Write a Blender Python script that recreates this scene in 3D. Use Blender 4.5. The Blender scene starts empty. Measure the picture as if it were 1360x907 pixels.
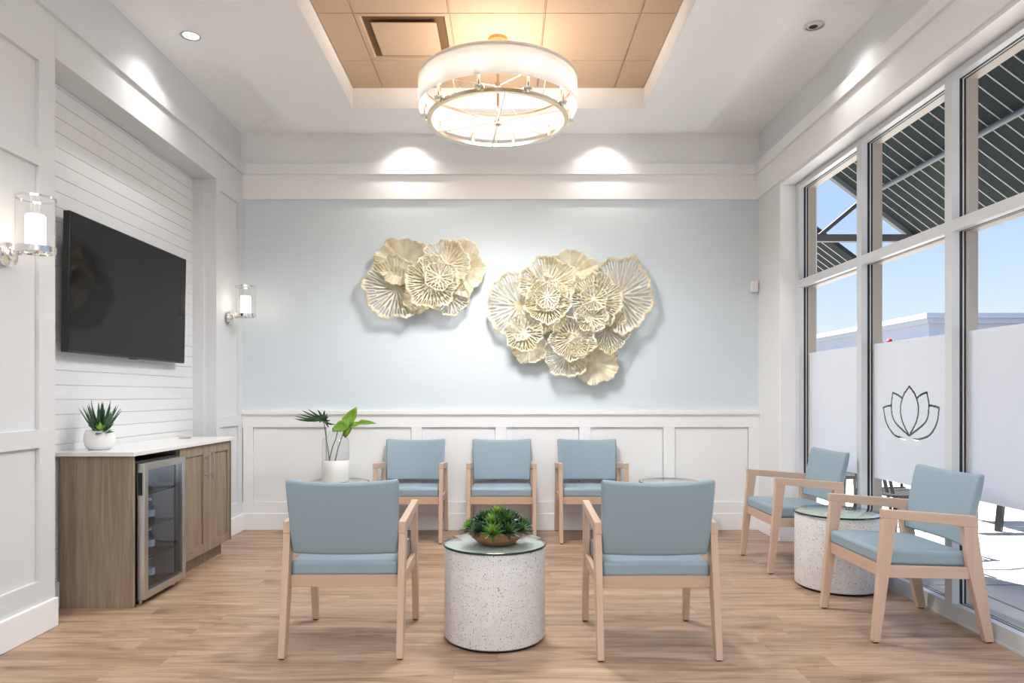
import bpy, bmesh, math, random
from mathutils import Vector, Matrix
R = math.radians
random.seed(7)
S = bpy.context.scene
COL = S.collection

# ------------------------------------------------------------------ materials
def mat(name, col, rough=.5, metal=0., spec=.5, emit=None, es=1., trans=0., sheen=0.):
    m = bpy.data.materials.new(name); m.use_nodes = True
    b = m.node_tree.nodes['Principled BSDF']
    b.inputs['Base Color'].default_value = (*col, 1)
    b.inputs['Roughness'].default_value = rough
    b.inputs['Metallic'].default_value = metal
    b.inputs['Specular IOR Level'].default_value = spec
    if emit:
        b.inputs['Emission Color'].default_value = (*emit, 1)
        b.inputs['Emission Strength'].default_value = es
    return m

def srgb(r, g, b):
    f = lambda c: (c/255/12.92) if c/255 <= .04045 else ((c/255+.055)/1.055)**2.4
    return (f(r), f(g), f(b))

def nodes(m):
    nt = m.node_tree
    return nt, nt.nodes, nt.links, nt.nodes['Principled BSDF']

def objcoord(N, L, scale=(1,1,1), loc=(0,0,0), rot=(0,0,0), kind='Object'):
    tc = N.new('ShaderNodeTexCoord'); mp = N.new('ShaderNodeMapping')
    mp.inputs['Scale'].default_value = scale; mp.inputs['Location'].default_value = loc
    mp.inputs['Rotation'].default_value = rot
    L.new(tc.outputs[kind], mp.inputs['Vector'])
    return mp.outputs['Vector']

def ramp(N, L, fac, stops):
    r = N.new('ShaderNodeValToRGB')
    while len(r.color_ramp.elements) < len(stops): r.color_ramp.elements.new(.5)
    for e, (p, c) in zip(r.color_ramp.elements, stops):
        e.position = p; e.color = (*c, 1)
    L.new(fac, r.inputs['Fac'])
    return r.outputs['Color']

def mix(N, L, fac, a, b, mode='MIX'):
    x = N.new('ShaderNodeMix'); x.data_type = 'RGBA'; x.blend_type = mode
    for sock, v in ((x.inputs[0], fac), (x.inputs[6], a), (x.inputs[7], b)):
        if isinstance(v, (int, float)): sock.default_value = v
        elif isinstance(v, tuple): sock.default_value = (*v, 1)
        else: L.new(v, sock)
    return x.outputs[2]

def noise(N, L, vec, scale=5, detail=4, rough=.5, dist=0):
    n = N.new('ShaderNodeTexNoise')
    n.inputs['Scale'].default_value = scale; n.inputs['Detail'].default_value = detail
    n.inputs['Roughness'].default_value = rough; n.inputs['Distortion'].default_value = dist
    L.new(vec, n.inputs['Vector'])
    return n.outputs['Fac']

def bump(N, L, b, h, strength=.2, dist=.01):
    bn = N.new('ShaderNodeBump'); bn.inputs['Strength'].default_value = strength
    bn.inputs['Distance'].default_value = dist
    L.new(h, bn.inputs['Height']); L.new(bn.outputs['Normal'], b.inputs['Normal'])

def paint(name, col, rough=.55):
    m = mat(name, col, rough, spec=.3); nt, N, L, b = nodes(m)
    v = objcoord(N, L); n = noise(N, L, v, 90, 3)
    bump(N, L, b, n, .05, .002)
    return m

def wood(name, c1, c2, c3, axis='X', rough=.45, scale=1., contrast=.5):
    m = mat(name, c2, rough, spec=.35); nt, N, L, b = nodes(m)
    sc = {'X': (1.2, 22, 22), 'Y': (22, 1.2, 22), 'Z': (22, 22, 1.2)}[axis]
    v = objcoord(N, L, tuple(s*scale for s in sc))
    n = noise(N, L, v, 1.6, 6, .6, .6)
    n2 = noise(N, L, v, 6, 3, .6)
    c = ramp(N, L, n, [(.28, c1), (.5, c2), (.72, c3)])
    c = mix(N, L, n2, c, c2, 'MIX')
    L.new(c, b.inputs['Base Color'])
    bump(N, L, b, n, .08, .002)
    return m

M = {}
M['white'] = paint('white_trim_paint', (.84, .85, .86), .4)
M['wallwhite'] = paint('white_wall_paint', (.66, .68, .695), .5)
M['ceil'] = paint('ceiling_paint', (.93, .94, .95), .7)
M['grey'] = paint('pale_grey_wall_paint', (.74, .75, .755), .6)
M['frame'] = mat('white_aluminium', (.60, .63, .66), .35, spec=.5)
M['gasket'] = mat('black_gasket', (.012, .012, .014), .5)
M['beige'] = mat('champagne_frame', (.42, .38, .33), .4)
M['chrome'] = mat('polished_nickel', (.80, .78, .75), .12, 1.)
M['gold'] = mat('warm_polished_nickel', (.80, .74, .64), .18, 1.)
M['steel'] = mat('brushed_steel', (.55, .54, .52), .32, 1.)
M['black'] = mat('black_plastic', (.012, .012, .013), .35)
M['dark'] = mat('dark_void', (.01, .009, .008), .8)
M['screen'] = mat('glossy_black_screen', (.006, .006, .007), .06, spec=.22)
M['ceramic'] = mat('white_ceramic', (.82, .82, .81), .3)
M['quartz'] = mat('white_quartz', (.76, .75, .74), .25)
M['plastic'] = mat('white_plastic', (.80, .80, .79), .4)

# blue grass-cloth wall covering
m = mat('blue_grey_wallcovering', (.52, .57, .62), .6, spec=.3); nt, N, L, b = nodes(m)
v = objcoord(N, L, (3, 1, 160)); n = noise(N, L, v, 1., 3)
v2 = objcoord(N, L, (1, 1, 1)); n2 = noise(N, L, v2, 1.5, 2)
c = ramp(N, L, n, [(.3, (.62, .695, .745)), (.7, (.65, .725, .775))])
L.new(c, b.inputs['Base Color']); bump(N, L, b, n, .12, .002)
M['blue'] = m

# shiplap : plain white; grooves are real geometry
M['shiplap'] = paint('shiplap_white', (.71, .73, .745), .45)

# oak plank floor
m = mat('oak_plank_floor', (.5, .33, .22), .38, spec=.35); nt, N, L, b = nodes(m)
vec = objcoord(N, L)
sx_ = N.new('ShaderNodeSeparateXYZ'); L.new(vec, sx_.inputs[0])
def mth(op, a, b_=None, c_=None):
    n_ = N.new('ShaderNodeMath'); n_.operation = op
    for i_, v_ in enumerate((a, b_, c_)):
        if v_ is None: continue
        if isinstance(v_, (int, float)): n_.inputs[i_].default_value = v_
        else: L.new(v_, n_.inputs[i_])
    return n_.outputs[0]
yy = mth('DIVIDE', sx_.outputs[1], .178); row = mth('FLOOR', yy); fy = mth('FRACT', yy)
wn = N.new('ShaderNodeTexWhiteNoise'); wn.noise_dimensions = '1D'; L.new(row, wn.inputs['W'])
xx = mth('ADD', mth('DIVIDE', sx_.outputs[0], 1.5), mth('MULTIPLY', wn.outputs['Value'], 7.3)); colm = mth('FLOOR', xx); fx_ = mth('FRACT', xx)
pid = mth('MULTIPLY_ADD', row, 17.31, colm); wn2 = N.new('ShaderNodeTexWhiteNoise'); wn2.noise_dimensions = '1D'; L.new(pid, wn2.inputs['W'])
ey = mth('MINIMUM', fy, mth('SUBTRACT', 1., fy)); ex = mth('MINIMUM', fx_, mth('SUBTRACT', 1., fx_))
seam = mth('MAXIMUM', mth('LESS_THAN', ey, .006), mth('LESS_THAN', ex, .0008))
# per plank shift of the grain
shift = N.new('ShaderNodeVectorMath'); shift.operation = 'MULTIPLY_ADD'
L.new(wn2.outputs['Color'], shift.inputs[0]); shift.inputs[1].default_value = (17, 15, 3); L.new(vec, shift.inputs[2])
mp = N.new('ShaderNodeMapping'); mp.inputs['Scale'].default_value = (1.1, 9, 1); L.new(shift.outputs[0], mp.inputs['Vector'])
g1 = noise(N, L, mp.outputs['Vector'], 1.5, 7, .62, .8)
mp2 = N.new('ShaderNodeMapping'); mp2.inputs['Scale'].default_value = (2.5, 60, 1); L.new(shift.outputs[0], mp2.inputs['Vector'])
g2 = noise(N, L, mp2.outputs['Vector'], 1.6, 4, .6)
mp3 = N.new('ShaderNodeMapping'); mp3.inputs['Scale'].default_value = (2.2, 9, 1); L.new(shift.outputs[0], mp3.inputs['Vector'])
g3 = noise(N, L, mp3.outputs['Vector'], 1.3, 2, .5, .3)
base = ramp(N, L, g1, [(.30, (.22, .138, .09)), (.47, (.41, .28, .187)), (.70, (.56, .41, .295))])
fine = ramp(N, L, g2, [(.3, (.70, .68, .66)), (.62, (1.06, 1.06, 1.06))])
c = mix(N, L, .7, base, fine, 'MULTIPLY')
pl = ramp(N, L, wn2.outputs['Value'], [(0, (.83, .82, .81)), (1, (1.0, 1.0, 1.0))])
c = mix(N, L, .8, c, pl, 'MULTIPLY')
knot = ramp(N, L, g3, [(.66, (1, 1, 1)), (.76, (.50, .42, .37))])
c = mix(N, L, .8, c, knot, 'MULTIPLY')
c = mix(N, L, mth('MULTIPLY', seam, .45), c, (.20, .14, .10))
L.new(c, b.inputs['Base Color'])
rr = ramp(N, L, g2, [(.3, (.48, .48, .48)), (.7, (.36, .36, .36))]); L.new(rr, b.inputs['Roughness'])
bump(N, L, b, g2, .06, .001)
M['floor'] = m

M['cab'] = wood('ash_laminate', srgb(92, 78, 64), srgb(142, 126, 106), srgb(176, 162, 142), 'Z', .5, 1.1)
M['maple'] = wood('pale_maple', (.50, .35, .255), (.585, .43, .325), (.65, .50, .385), 'Z', .42, .6)
M['maple_x'] = wood('pale_maple_across', (.50, .335, .235), (.57, .405, .295), (.64, .47, .35), 'X', .42, .6)
M['maple_y'] = wood('pale_maple_along', (.50, .35, .255), (.585, .43, .325), (.65, .50, .385), 'Y', .42, .6)
M['bowl'] = wood('brown_wood_bowl', (.16, .065, .028), (.30, .135, .06), (.42, .22, .11), 'X', .5, .8)

m = mat('sea_blue_vinyl', (.268, .362, .425), .42, spec=.4); nt, N, L, b = nodes(m)
v = objcoord(N, L); n = noise(N, L, v, 260, 2); bump(N, L, b, n, .06, .001)
M['vinyl'] = m

# terrazzo
m = mat('white_terrazzo', (.75, .75, .75), .5); nt, N, L, b = nodes(m)
v = objcoord(N, L)
def vor(scale, thr, a):
    t = N.new('ShaderNodeTexVoronoi'); t.inputs['Scale'].default_value = scale; L.new(v, t.inputs['Vector'])
    r1 = ramp(N, L, t.outputs['Distance'], [(thr-.02, (1, 1, 1)), (thr+.02, (0, 0, 0))])
    sep = N.new('ShaderNodeSeparateColor'); L.new(t.outputs['Color'], sep.inputs['Color'])
    r2 = ramp(N, L, sep.outputs[0], [(a, (0, 0, 0)), (a+.02, (1, 1, 1))])
    k = mix(N, L, 1., r1, r2, 'MULTIPLY')
    cc = ramp(N, L, sep.outputs[1], [(0, (.10, .09, .08)), (.35, (.35, .27, .20)), (.7, (.42, .42, .42)), (1, (.20, .18, .17))])
    return k, cc
k1, c1 = vor(85, .25, .5); k2, c2 = vor(170, .27, .45)
vb = noise(N, L, v, 25, 3)
basec = ramp(N, L, vb, [(.3, (.62, .615, .61)), (.7, (.68, .68, .68))])
c = mix(N, L, k1, basec, c1); c = mix(N, L, k2, c, c2)
L.new(c, b.inputs['Base Color'])
M['terrazzo'] = m

# clear glass (thin) and variants
def thin_glass(name, tint=(1, 1, 1), refl=.5, ior=1.45):
    m = bpy.data.materials.new(name); m.use_nodes = True
    N = m.node_tree.nodes; L = m.node_tree.links; N.clear()
    o = N.new('ShaderNodeOutputMaterial'); t = N.new('ShaderNodeBsdfTransparent'); g = N.new('ShaderNodeBsdfGlossy')
    lw = N.new('ShaderNodeLayerWeight'); lw.inputs['Blend'].default_value = .5
    pw = N.new('ShaderNodeMath'); pw.operation = 'POWER'; pw.inputs[1].default_value = 4.5
    fr = N.new('ShaderNodeMath'); fr.operation = 'MULTIPLY_ADD'; f0 = ((ior-1)/(ior+1))**2
    fr.inputs[1].default_value = 1-f0; fr.inputs[2].default_value = f0
    L.new(lw.outputs['Facing'], pw.inputs[0]); L.new(pw.outputs[0], fr.inputs[0])
    mu = N.new('ShaderNodeMath'); mu.operation = 'MULTIPLY'; mu.inputs[1].default_value = refl; mu.use_clamp = True
    mx = N.new('ShaderNodeMixShader')
    t.inputs['Color'].default_value = (*tint, 1); g.inputs['Roughness'].default_value = .02
    L.new(fr.outputs[0], mu.inputs[0]); L.new(mu.outputs[0], mx.inputs[0])
    L.new(t.outputs[0], mx.inputs[1]); L.new(g.outputs[0], mx.inputs[2]); L.new(mx.outputs[0], o.inputs[0])
    return m
M['glass'] = thin_glass('window_glass', (.98, .99, .99), .35)
M['jarglass'] = thin_glass('clear_jar_glass', (.955, .97, .965), 1.2, 1.5)
M['topglass'] = thin_glass('green_tinted_glass', (.86, .95, .91), 1., 1.5)
M['fridgeglass'] = thin_glass('smoked_fridge_glass', (.62, .64, .68), 1.0, 1.6)
M['glassedge'] = mat('dark_green_glass_edge', (.006, .03, .024), .1, spec=.8)
M['bottle'] = thin_glass('clear_water_bottle', (.72, .86, .93), 1.6, 1.5)

def two(name, a, bcol, fac, kind='translucent', tr=0.):
    m = bpy.data.materials.new(name); m.use_nodes = True
    N = m.node_tree.nodes; L = m.node_tree.links; N.clear()
    o = N.new('ShaderNodeOutputMaterial'); d = N.new('ShaderNodeBsdfDiffuse'); t = N.new('ShaderNodeBsdfTranslucent')
    mx = N.new('ShaderNodeMixShader'); mx.inputs[0].default_value = fac
    d.inputs['Color'].default_value = (*a, 1); t.inputs['Color'].default_value = (*bcol, 1)
    L.new(d.outputs[0], mx.inputs[1]); L.new(t.outputs[0], mx.inputs[2])
    out = mx.outputs[0]
    if tr:
        tp = N.new('ShaderNodeBsdfTransparent'); m2 = N.new('ShaderNodeMixShader'); m2.inputs[0].default_value = tr
        L.new(out, m2.inputs[1]); L.new(tp.outputs[0], m2.inputs[2]); out = m2.outputs[0]
    L.new(out, o.inputs[0])
    return m
M['film'] = two('frosted_privacy_film', (.62, .63, .65), (.76, .78, .81), .58)
M['shade'] = two('white_fabric_shade', (.90, .89, .89), (.93, .92, .92), .52)

M['opal'] = mat('glowing_opal_glass', (.9, .88, .85), .4, emit=(1., .85, .68), es=3.2)
M['bulb'] = mat('glowing_bulb', (1, .9, .8), .4, emit=(1., .84, .62), es=7.)
M['lens'] = mat('lit_downlight_lens', (1, 1, 1), .4, emit=(1., .93, .84), es=9.)
M['lensoff'] = mat('white_reflector', (.75, .75, .75), .3)
M['fill_glow'] = mat('fill_panel_glow_face', (1, 1, 1), .4, emit=(1., .97, .93), es=2.)  # glow of the added fill panels

m = mat('tan_ceiling_tile', (.70, .47, .28), .65, spec=.2); nt, N, L, b = nodes(m)
v = objcoord(N, L); n = noise(N, L, v, 60, 3)
c = ramp(N, L, n, [(.3, (.54, .395, .275)), (.7, (.58, .425, .30))]); L.new(c, b.inputs['Base Color'])
M['tile'] = m
M['tilegap'] = mat('tile_gap', (.16, .085, .035), .7)
M['tbar'] = mat('tan_grid_bar', (.60, .42, .27), .6)

# art
m = mat('cream_gold_leaf_metal', (.74, .69, .56), .5, .08); nt, N, L, b = nodes(m)
v = objcoord(N, L); n = noise(N, L, v, 9, 4, .6)
c = ramp(N, L, n, [(.3, (.50, .42, .25)), (.5, (.67, .61, .45)), (.7, (.76, .73, .62))]); L.new(c, b.inputs['Base Color']); b.inputs['Specular IOR Level'].default_value = .25
M['petal'] = m

# plants
def leafmat(name, c1, c2, rough=.4):
    m = mat(name, c1, rough); nt, N, L, b = nodes(m)
    v = objcoord(N, L); n = noise(N, L, v, 35, 3)
    c = ramp(N, L, n, [(.3, c1), (.7, c2)]); L.new(c, b.inputs['Base Color'])
    return m
M['leafdark'] = leafmat('dark_green_leaf', (.012, .045, .018), (.035, .095, .035))
M['leafmid'] = leafmat('mid_green_leaf', (.03, .11, .02), (.08, .20, .035))
M['leafyel'] = leafmat('bright_green_leaf', (.13, .30, .04), (.30, .47, .08))
M['leafblue'] = leafmat('blue_green_leaf', (.03, .09, .045), (.10, .20, .10))
M['broad'] = leafmat('fresh_green_leaf', (.14, .30, .03), (.24, .44, .05))
M['stem'] = mat('grey_brown_stem', (.10, .09, .06), .6)
M['soil'] = mat('dark_soil', (.02, .014, .01), .9)

# exterior
m = mat('concrete_paving', (.55, .52, .49), .8); nt, N, L, b = nodes(m)
v = objcoord(N, L); n = noise(N, L, v, 3, 5)
c = ramp(N, L, n, [(.3, (.50, .475, .45)), (.7, (.60, .57, .54))])
br = N.new('ShaderNodeTexBrick'); L.new(v, br.inputs['Vector']); br.inputs['Scale'].default_value = 1
br.inputs['Brick Width'].default_value = 1.5; br.inputs['Row Height'].default_value = 1.5; br.inputs['Mortar Size'].default_value = .012
br.offset = 0
c = mix(N, L, br.outputs['Fac'], c, (.20, .19, .18)); L.new(c, b.inputs['Base Color'])
M['concrete'] = m
M['asphalt'] = mat('asphalt', (.05, .05, .052), .9)
M['roofdark'] = mat('dark_green_grey_deck', (.018, .023, .023), .9, spec=.1)
M['hedge'] = mat('very_dark_foliage', (.008, .014, .009), .9, spec=.1)
M['roofline'] = mat('pale_deck_seam', (.30, .30, .28), .6)
M['beam'] = mat('dark_steel_beam', (.035, .033, .036), .5)
M['purlin'] = mat('grey_green_pipe', (.09, .105, .105), .5)
M['stucco'] = paint('white_stucco', (.80, .80, .82), .9)
M['bronze'] = mat('dark_bronze_metal', (.045, .042, .038), .45, .4)
M['red'] = mat('red_flowers', (.42, .02, .03), .7)
M['soffit'] = mat('building_wall', (.5, .5, .5), .8)

# ------------------------------------------------------------------ mesh helpers
def box(bm, x0, x1, y0, y1, z0, z1, mi=0):
    vs = [bm.verts.new(p) for p in ((x0,y0,z0),(x1,y0,z0),(x1,y1,z0),(x0,y1,z0),(x0,y0,z1),(x1,y0,z1),(x1,y1,z1),(x0,y1,z1))]
    for f in ((0,3,2,1),(4,5,6,7),(0,1,5,4),(1,2,6,5),(2,3,7,6),(3,0,4,7)):
        bm.faces.new([vs[i] for i in f]).material_index = mi

def quad(bm, pts, mi=0):
    f = bm.faces.new([bm.verts.new(p) for p in pts]); f.material_index = mi; return f

def lathe(bm, prof, seg=48, c=(0,0,0), mi=0, close=False, a0=0, mat4=None):
    rings = []
    for r, z in prof:
        if r < 1e-6:
            rings.append([bm.verts.new((c[0], c[1], c[2]+z))])
        else:
            rings.append([bm.verts.new((c[0]+r*math.cos(a0+2*math.pi*i/seg), c[1]+r*math.sin(a0+2*math.pi*i/seg), c[2]+z)) for i in range(seg)])
    fs = []
    prs = list(zip(rings[:-1], rings[1:]))
    if close: prs.append((rings[-1], rings[0]))
    for a, b in prs:
        for i in range(seg):
            j = (i+1) % seg
            if len(a) == 1 and len(b) == 1: continue
            if len(a) == 1: f = [a[0], b[j], b[i]]
            elif len(b) == 1: f = [a[i], a[j], b[0]]
            else: f = [a[i], a[j], b[j], b[i]]
            ff = bm.faces.new(f); ff.material_index = mi; fs.append(ff)
    if mat4 is not None:
        vs = [v for r_ in rings for v in r_]
        bmesh.ops.transform(bm, matrix=mat4, verts=vs)
    return fs

def tube(bm, pts, r, seg=10, mi=0, r1=None):
    pts = [Vector(p) for p in pts]; n = len(pts); rings = []
    up = Vector((0, 0, 1))
    for i, p in enumerate(pts):
        d = (pts[min(i+1, n-1)] - pts[max(i-1, 0)]).normalized()
        a = d.cross(up)
        if a.length < 1e-4: a = d.cross(Vector((1, 0, 0)))
        a.normalize(); b = d.cross(a).normalized()
        rr = r if r1 is None else r + (r1-r)*i/(n-1)
        rings.append([bm.verts.new(p + a*rr*math.cos(2*math.pi*k/seg) + b*rr*math.sin(2*math.pi*k/seg)) for k in range(seg)])
    for a, b in zip(rings[:-1], rings[1:]):
        for k in range(seg):
            bm.faces.new([a[k], a[(k+1) % seg], b[(k+1) % seg], b[k]]).material_index = mi
    bm.faces.new(rings[0][::-1]).material_index = mi; bm.faces.new(rings[-1]).material_index = mi

def prism_yz(bm, poly, x0, x1, mi=0):
    a = [bm.verts.new((x0, y, z)) for y, z in poly]; b = [bm.verts.new((x1, y, z)) for y, z in poly]
    n = len(poly)
    bm.faces.new(a).material_index = mi; bm.faces.new(b[::-1]).material_index = mi
    for i in range(n): bm.faces.new([a[i], b[i], b[(i+1) % n], a[(i+1) % n]]).material_index = mi

def beam(bm, p, q, w, h, mi=0):
    p, q = Vector(p), Vector(q); d = (q-p).normalized()
    a = d.cross(Vector((0, 0, 1)))
    if a.length < 1e-4: a = Vector((1, 0, 0))
    a.normalize(); b = a.cross(d).normalized()
    v = []
    for e in (p, q):
        for s, t in ((-1,-1),(1,-1),(1,1),(-1,1)): v.append(bm.verts.new(e + a*s*w/2 + b*t*h/2))
    for f in ((0,1,2,3),(7,6,5,4),(0,4,5,1),(1,5,6,2),(2,6,7,3),(3,7,4,0)):
        bm.faces.new([v[i] for i in f]).material_index = mi

def gridbox(bm, nx, ny, nz, fn):
    """surface of the unit box [-1,1]^3, gridded, mapped through fn(u,v,w)"""
    vd = {}
    def V(i, j, k):
        if (i, j, k) not in vd: vd[(i, j, k)] = bm.verts.new(fn(2*i/nx-1, 2*j/ny-1, 2*k/nz-1))
        return vd[(i, j, k)]
    for i in range(nx):
        for j in range(ny):
            bm.faces.new([V(i,j,0), V(i,j+1,0), V(i+1,j+1,0), V(i+1,j,0)]); bm.faces.new([V(i,j,nz), V(i+1,j,nz), V(i+1,j+1,nz), V(i,j+1,nz)])
    for i in range(nx):
        for k in range(nz):
            bm.faces.new([V(i,0,k), V(i+1,0,k), V(i+1,0,k+1), V(i,0,k+1)]); bm.faces.new([V(i,ny,k), V(i,ny,k+1), V(i+1,ny,k+1), V(i+1,ny,k)])
    for j in range(ny):
        for k in range(nz):
            bm.faces.new([V(0,j,k), V(0,j,k+1), V(0,j+1,k+1), V(0,j+1,k)]); bm.faces.new([V(nx,j,k), V(nx,j+1,k), V(nx,j+1,k+1), V(nx,j,k+1)])

def obj(name, bm, mats, parent=None, bevel=0, smooth=False, seg=2, auto=None, recalc=True, solid=0, subsurf=0, loc=None):
    if recalc: bmesh.ops.recalc_face_normals(bm, faces=bm.faces[:])
    me = bpy.data.meshes.new(name); bm.to_mesh(me); bm.free()
    for x in (mats if isinstance(mats, (list, tuple)) else [mats]): me.materials.append(x)
    o = bpy.data.objects.new(name, me); COL.objects.link(o)
    if parent: o.parent = parent
    if loc: o.location = loc
    if solid:
        s = o.modifiers.new('solidify', 'SOLIDIFY'); s.thickness = solid; s.offset = 0
    if bevel:
        bv = o.modifiers.new('bevel', 'BEVEL'); bv.width = bevel; bv.segments = seg; bv.limit_method = 'ANGLE'; bv.angle_limit = R(40)
    if subsurf:
        sb = o.modifiers.new('subdivision', 'SUBSURF'); sb.levels = subsurf; sb.render_levels = subsurf
    if smooth or bevel:
        for p in me.polygons: p.use_smooth = True
        try:
            me.set_sharp_from_angle(angle=R(auto if auto else (50 if smooth else 35)))
        except Exception: pass
    return o

def thing(name, label, cat, loc=(0,0,0), rz=0, group=None):
    o = bpy.data.objects.new(name, None); COL.objects.link(o)
    o.empty_display_size = .1
    o.location = loc; o.rotation_euler = (0, 0, rz); o['label'] = label; o['category'] = cat
    if group: o['group'] = group
    return o

def tag(o, label, cat, group=None, kind=None):
    if label: o['label'] = label
    if cat: o['category'] = cat
    if group: o['group'] = group
    if kind: o['kind'] = kind
    return o

def struct(name, bm, mats, parent=None, **k):
    o = obj(name, bm, mats, parent, **k)
    if not parent: o['kind'] = 'structure'
    return o

def dup(root, loc, rz=None, label=None, group=None, parent=None):
    r = root.copy(); COL.objects.link(r); r.location = loc
    if rz is not None: r.rotation_euler = (0, 0, rz)
    if label: r['label'] = label
    if group: r['group'] = group
    for ch in list(root.children):
        c = ch.copy(); COL.objects.link(c); c.parent = r
        for g in list(ch.children):
            d = g.copy(); COL.objects.link(d); d.parent = c
    return r

def B(): return bmesh.new()

# ------------------------------------------------------------------ room dims
XL, XR, YB, YF = -2.35, 2.257, 6.11, -4.0
ZC = 3.54            # side ceiling
XW = 2.38            # room face of the window frame
ZT0, ZT1, ZT2 = 2.95, 3.165, 3.26   # frieze board, cap board
YA0, YA1, XA, ZA = 3.56, 5.54, -2.535, 2.96   # TV alcove

# floor
bm = B(); box(bm, -2.75, 2.56, YF-.1, YB+.1, -.12, 0); struct('floor', bm, M['floor'])

# back wall
bm = B()
box(bm, -2.75, 2.6, YB, YB+.2, 0, 3.9)
struct('wall_back', bm, M['blue'])
bm = B(); box(bm, XL-.03, XR+.01, YB-.006, YB, ZT2-.02, ZC+.08); struct('trim_1', bm, paint('pale_grey_paint_lightened', (.86, .87, .88), .6))  # wall grey made lighter here to offset the shade under the soffit
bm = B(); box(bm, XL, XR, YB-.02, YB, ZT0, ZT2-.002); box(bm, XL, XR, YB-.045, YB-.001, ZT1, ZT2); struct('trim_2', bm, M['white'], bevel=.002)
# wainscot
bm = B()
yf = YB-.028
box(bm, XL, XR, yf, YB, .915, 1.05)            # top rail
box(bm, XL, XR, YB-.045, YB, 1.03, 1.066)      # cap
box(bm, XL, XR, YB-.032, YB, 1.012, 1.032)
box(bm, XL, XR, yf, YB, .13, .25)              # bottom rail
def wx(px): return (px-672)*6.09/907
WS = ((323, 336), (434, 448), (546.5, 560), (658, 672.5), (769, 784), (881, 896), (994.5, 1009))
for (a, b_), (c_, d_) in zip(WS[:-1], WS[1:]): box(bm, wx(b_)+.001, wx(c_)-.006, YB-.012, YB, .251, .909)
for a, b_ in WS:
    box(bm, max(wx(a), XL), min(wx(b_), XR), yf+.0005, YB, .2, .95)
struct('wall_back', bm, M['white'], bevel=.0015)
bm = B(); box(bm, XL, XR, YB-.036, YB, 0, .15); struct('baseboard_back', bm, M['white'], bevel=.004)

# left wall
XLb = XL-.018   # recessed panel faces
bm = B()
def lbox(y0, y1, z0, z1, x=XL): box(bm, -2.75, x, y0, y1, z0, z1)
for (ya, yb, stiles) in ((YF, YA0, [(3.438, YA0), (2.33, 2.45), (1.22, 1.34), (.11, .23), (-1.0, -.88), (-2.11, -1.99), (-3.22, -3.1)]), (YA1, YB, [(YA1, 5.62), (6.0, YB)])):
    lbox(ya, yb, 0, ZC+.1, XLb)
    for z0, z1 in ((.1, .264), (.935, 1.026), (2.356, 2.447), (2.887, ZT1+.02)) if ya < 0 else ((.1, .264), (.935, 1.026), (2.887, ZT1+.02)):
        box(bm, XLb-.01, XL, ya+.0012, yb-.0012, z0, z1)
    for y0, y1 in stiles: box(bm, XLb-.008, XL-.0003, y0+.0004, y1-.0004, .1, ZT1)
lbox(YA0, YA1, ZA, ZC+.1)             # header over the alcove
struct('wall_left', bm, M['wallwhite'], bevel=.0012)
# cap board above
bm = B(); box(bm, XL-.02, XL+.022, YF, YB-.04, ZT1, ZT2); struct('trim_3', bm, M['wallwhite'], bevel=.002)
# alcove: back boards with real grooves, sides
bm = B()
z = .0; k = 0
while z < ZA:
    z1 = min(z+.084, ZA); box(bm, -2.75, XA, YA0-.02, YA1+.02, z, z1-.003); z += .084
box(bm, -2.74, XA-.006, YA0-.02, YA1+.02, 0, ZA-.01)
struct('wall_left', bm, M['shiplap'], bevel=.0008)
bm = B()
box(bm, XA-.01, -2.443, YA1-.018, YA1+.01, 0, ZA)
box(bm, XA-.01, -2.443, YA0-.01, YA0+.018, 0, ZA)
struct('trim_4', bm, M['wallwhite'], bevel=.0015)
bm = B()
box(bm, XL-.02, XL+.018, YF, YA0, 0, .15); box(bm, XL-.02, XL+.018, YA1, YB-.02, 0, .15)
box(bm, XA, XA+.018, YA0, 3.86, 0, .15); box(bm, XA, XA+.018, 5.22, YA1, 0, .15)
struct('baseboard_left', bm, M['white'], bevel=.004)

# right wall : pier at the back, header over the windows, wall behind camera
YJ = 5.62; ZH = 2.96; YWN = -.98
bm = B()
box(bm, XR, 2.56, YJ, YB, 0, ZC+.1)
box(bm, XR, 2.56, YF, YJ, ZH, ZC+.1)
box(bm, XR, 2.56, YF, YWN, 0, ZH)
struct('wall_right', bm, M['grey'])
bm = B()
box(bm, XR-.02, XR+.002, YF, YB-.02, ZT0, ZT2-.002)
box(bm, XR-.045, XR+.002, YF, YB-.04, ZT1, ZT2)
struct('trim_5', bm, M['white'], bevel=.002)
bm = B()   # white reveal lining
box(bm, XR-.001, 2.5, YWN, YJ+.004, ZH-.03, ZH-.002)
box(bm, XR-.0015, 2.5, YJ-.012, YJ+.0035, 0, ZH-.03)
struct('trim_6', bm, M['white'])
bm = B(); box(bm, XR-.018, XR+.001, YJ-.012, YB-.03, 0, .15); box(bm, XR-.018, XW, YJ-.03, YJ-.012, 0, .15); struct('baseboard_right', bm, M['white'], bevel=.004)
# behind camera
bm = B(); box(bm, -2.75, 2.6, YF-.15, YF, 0, 3.9); struct('wall_front', bm, M['wallwhite'])

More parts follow.
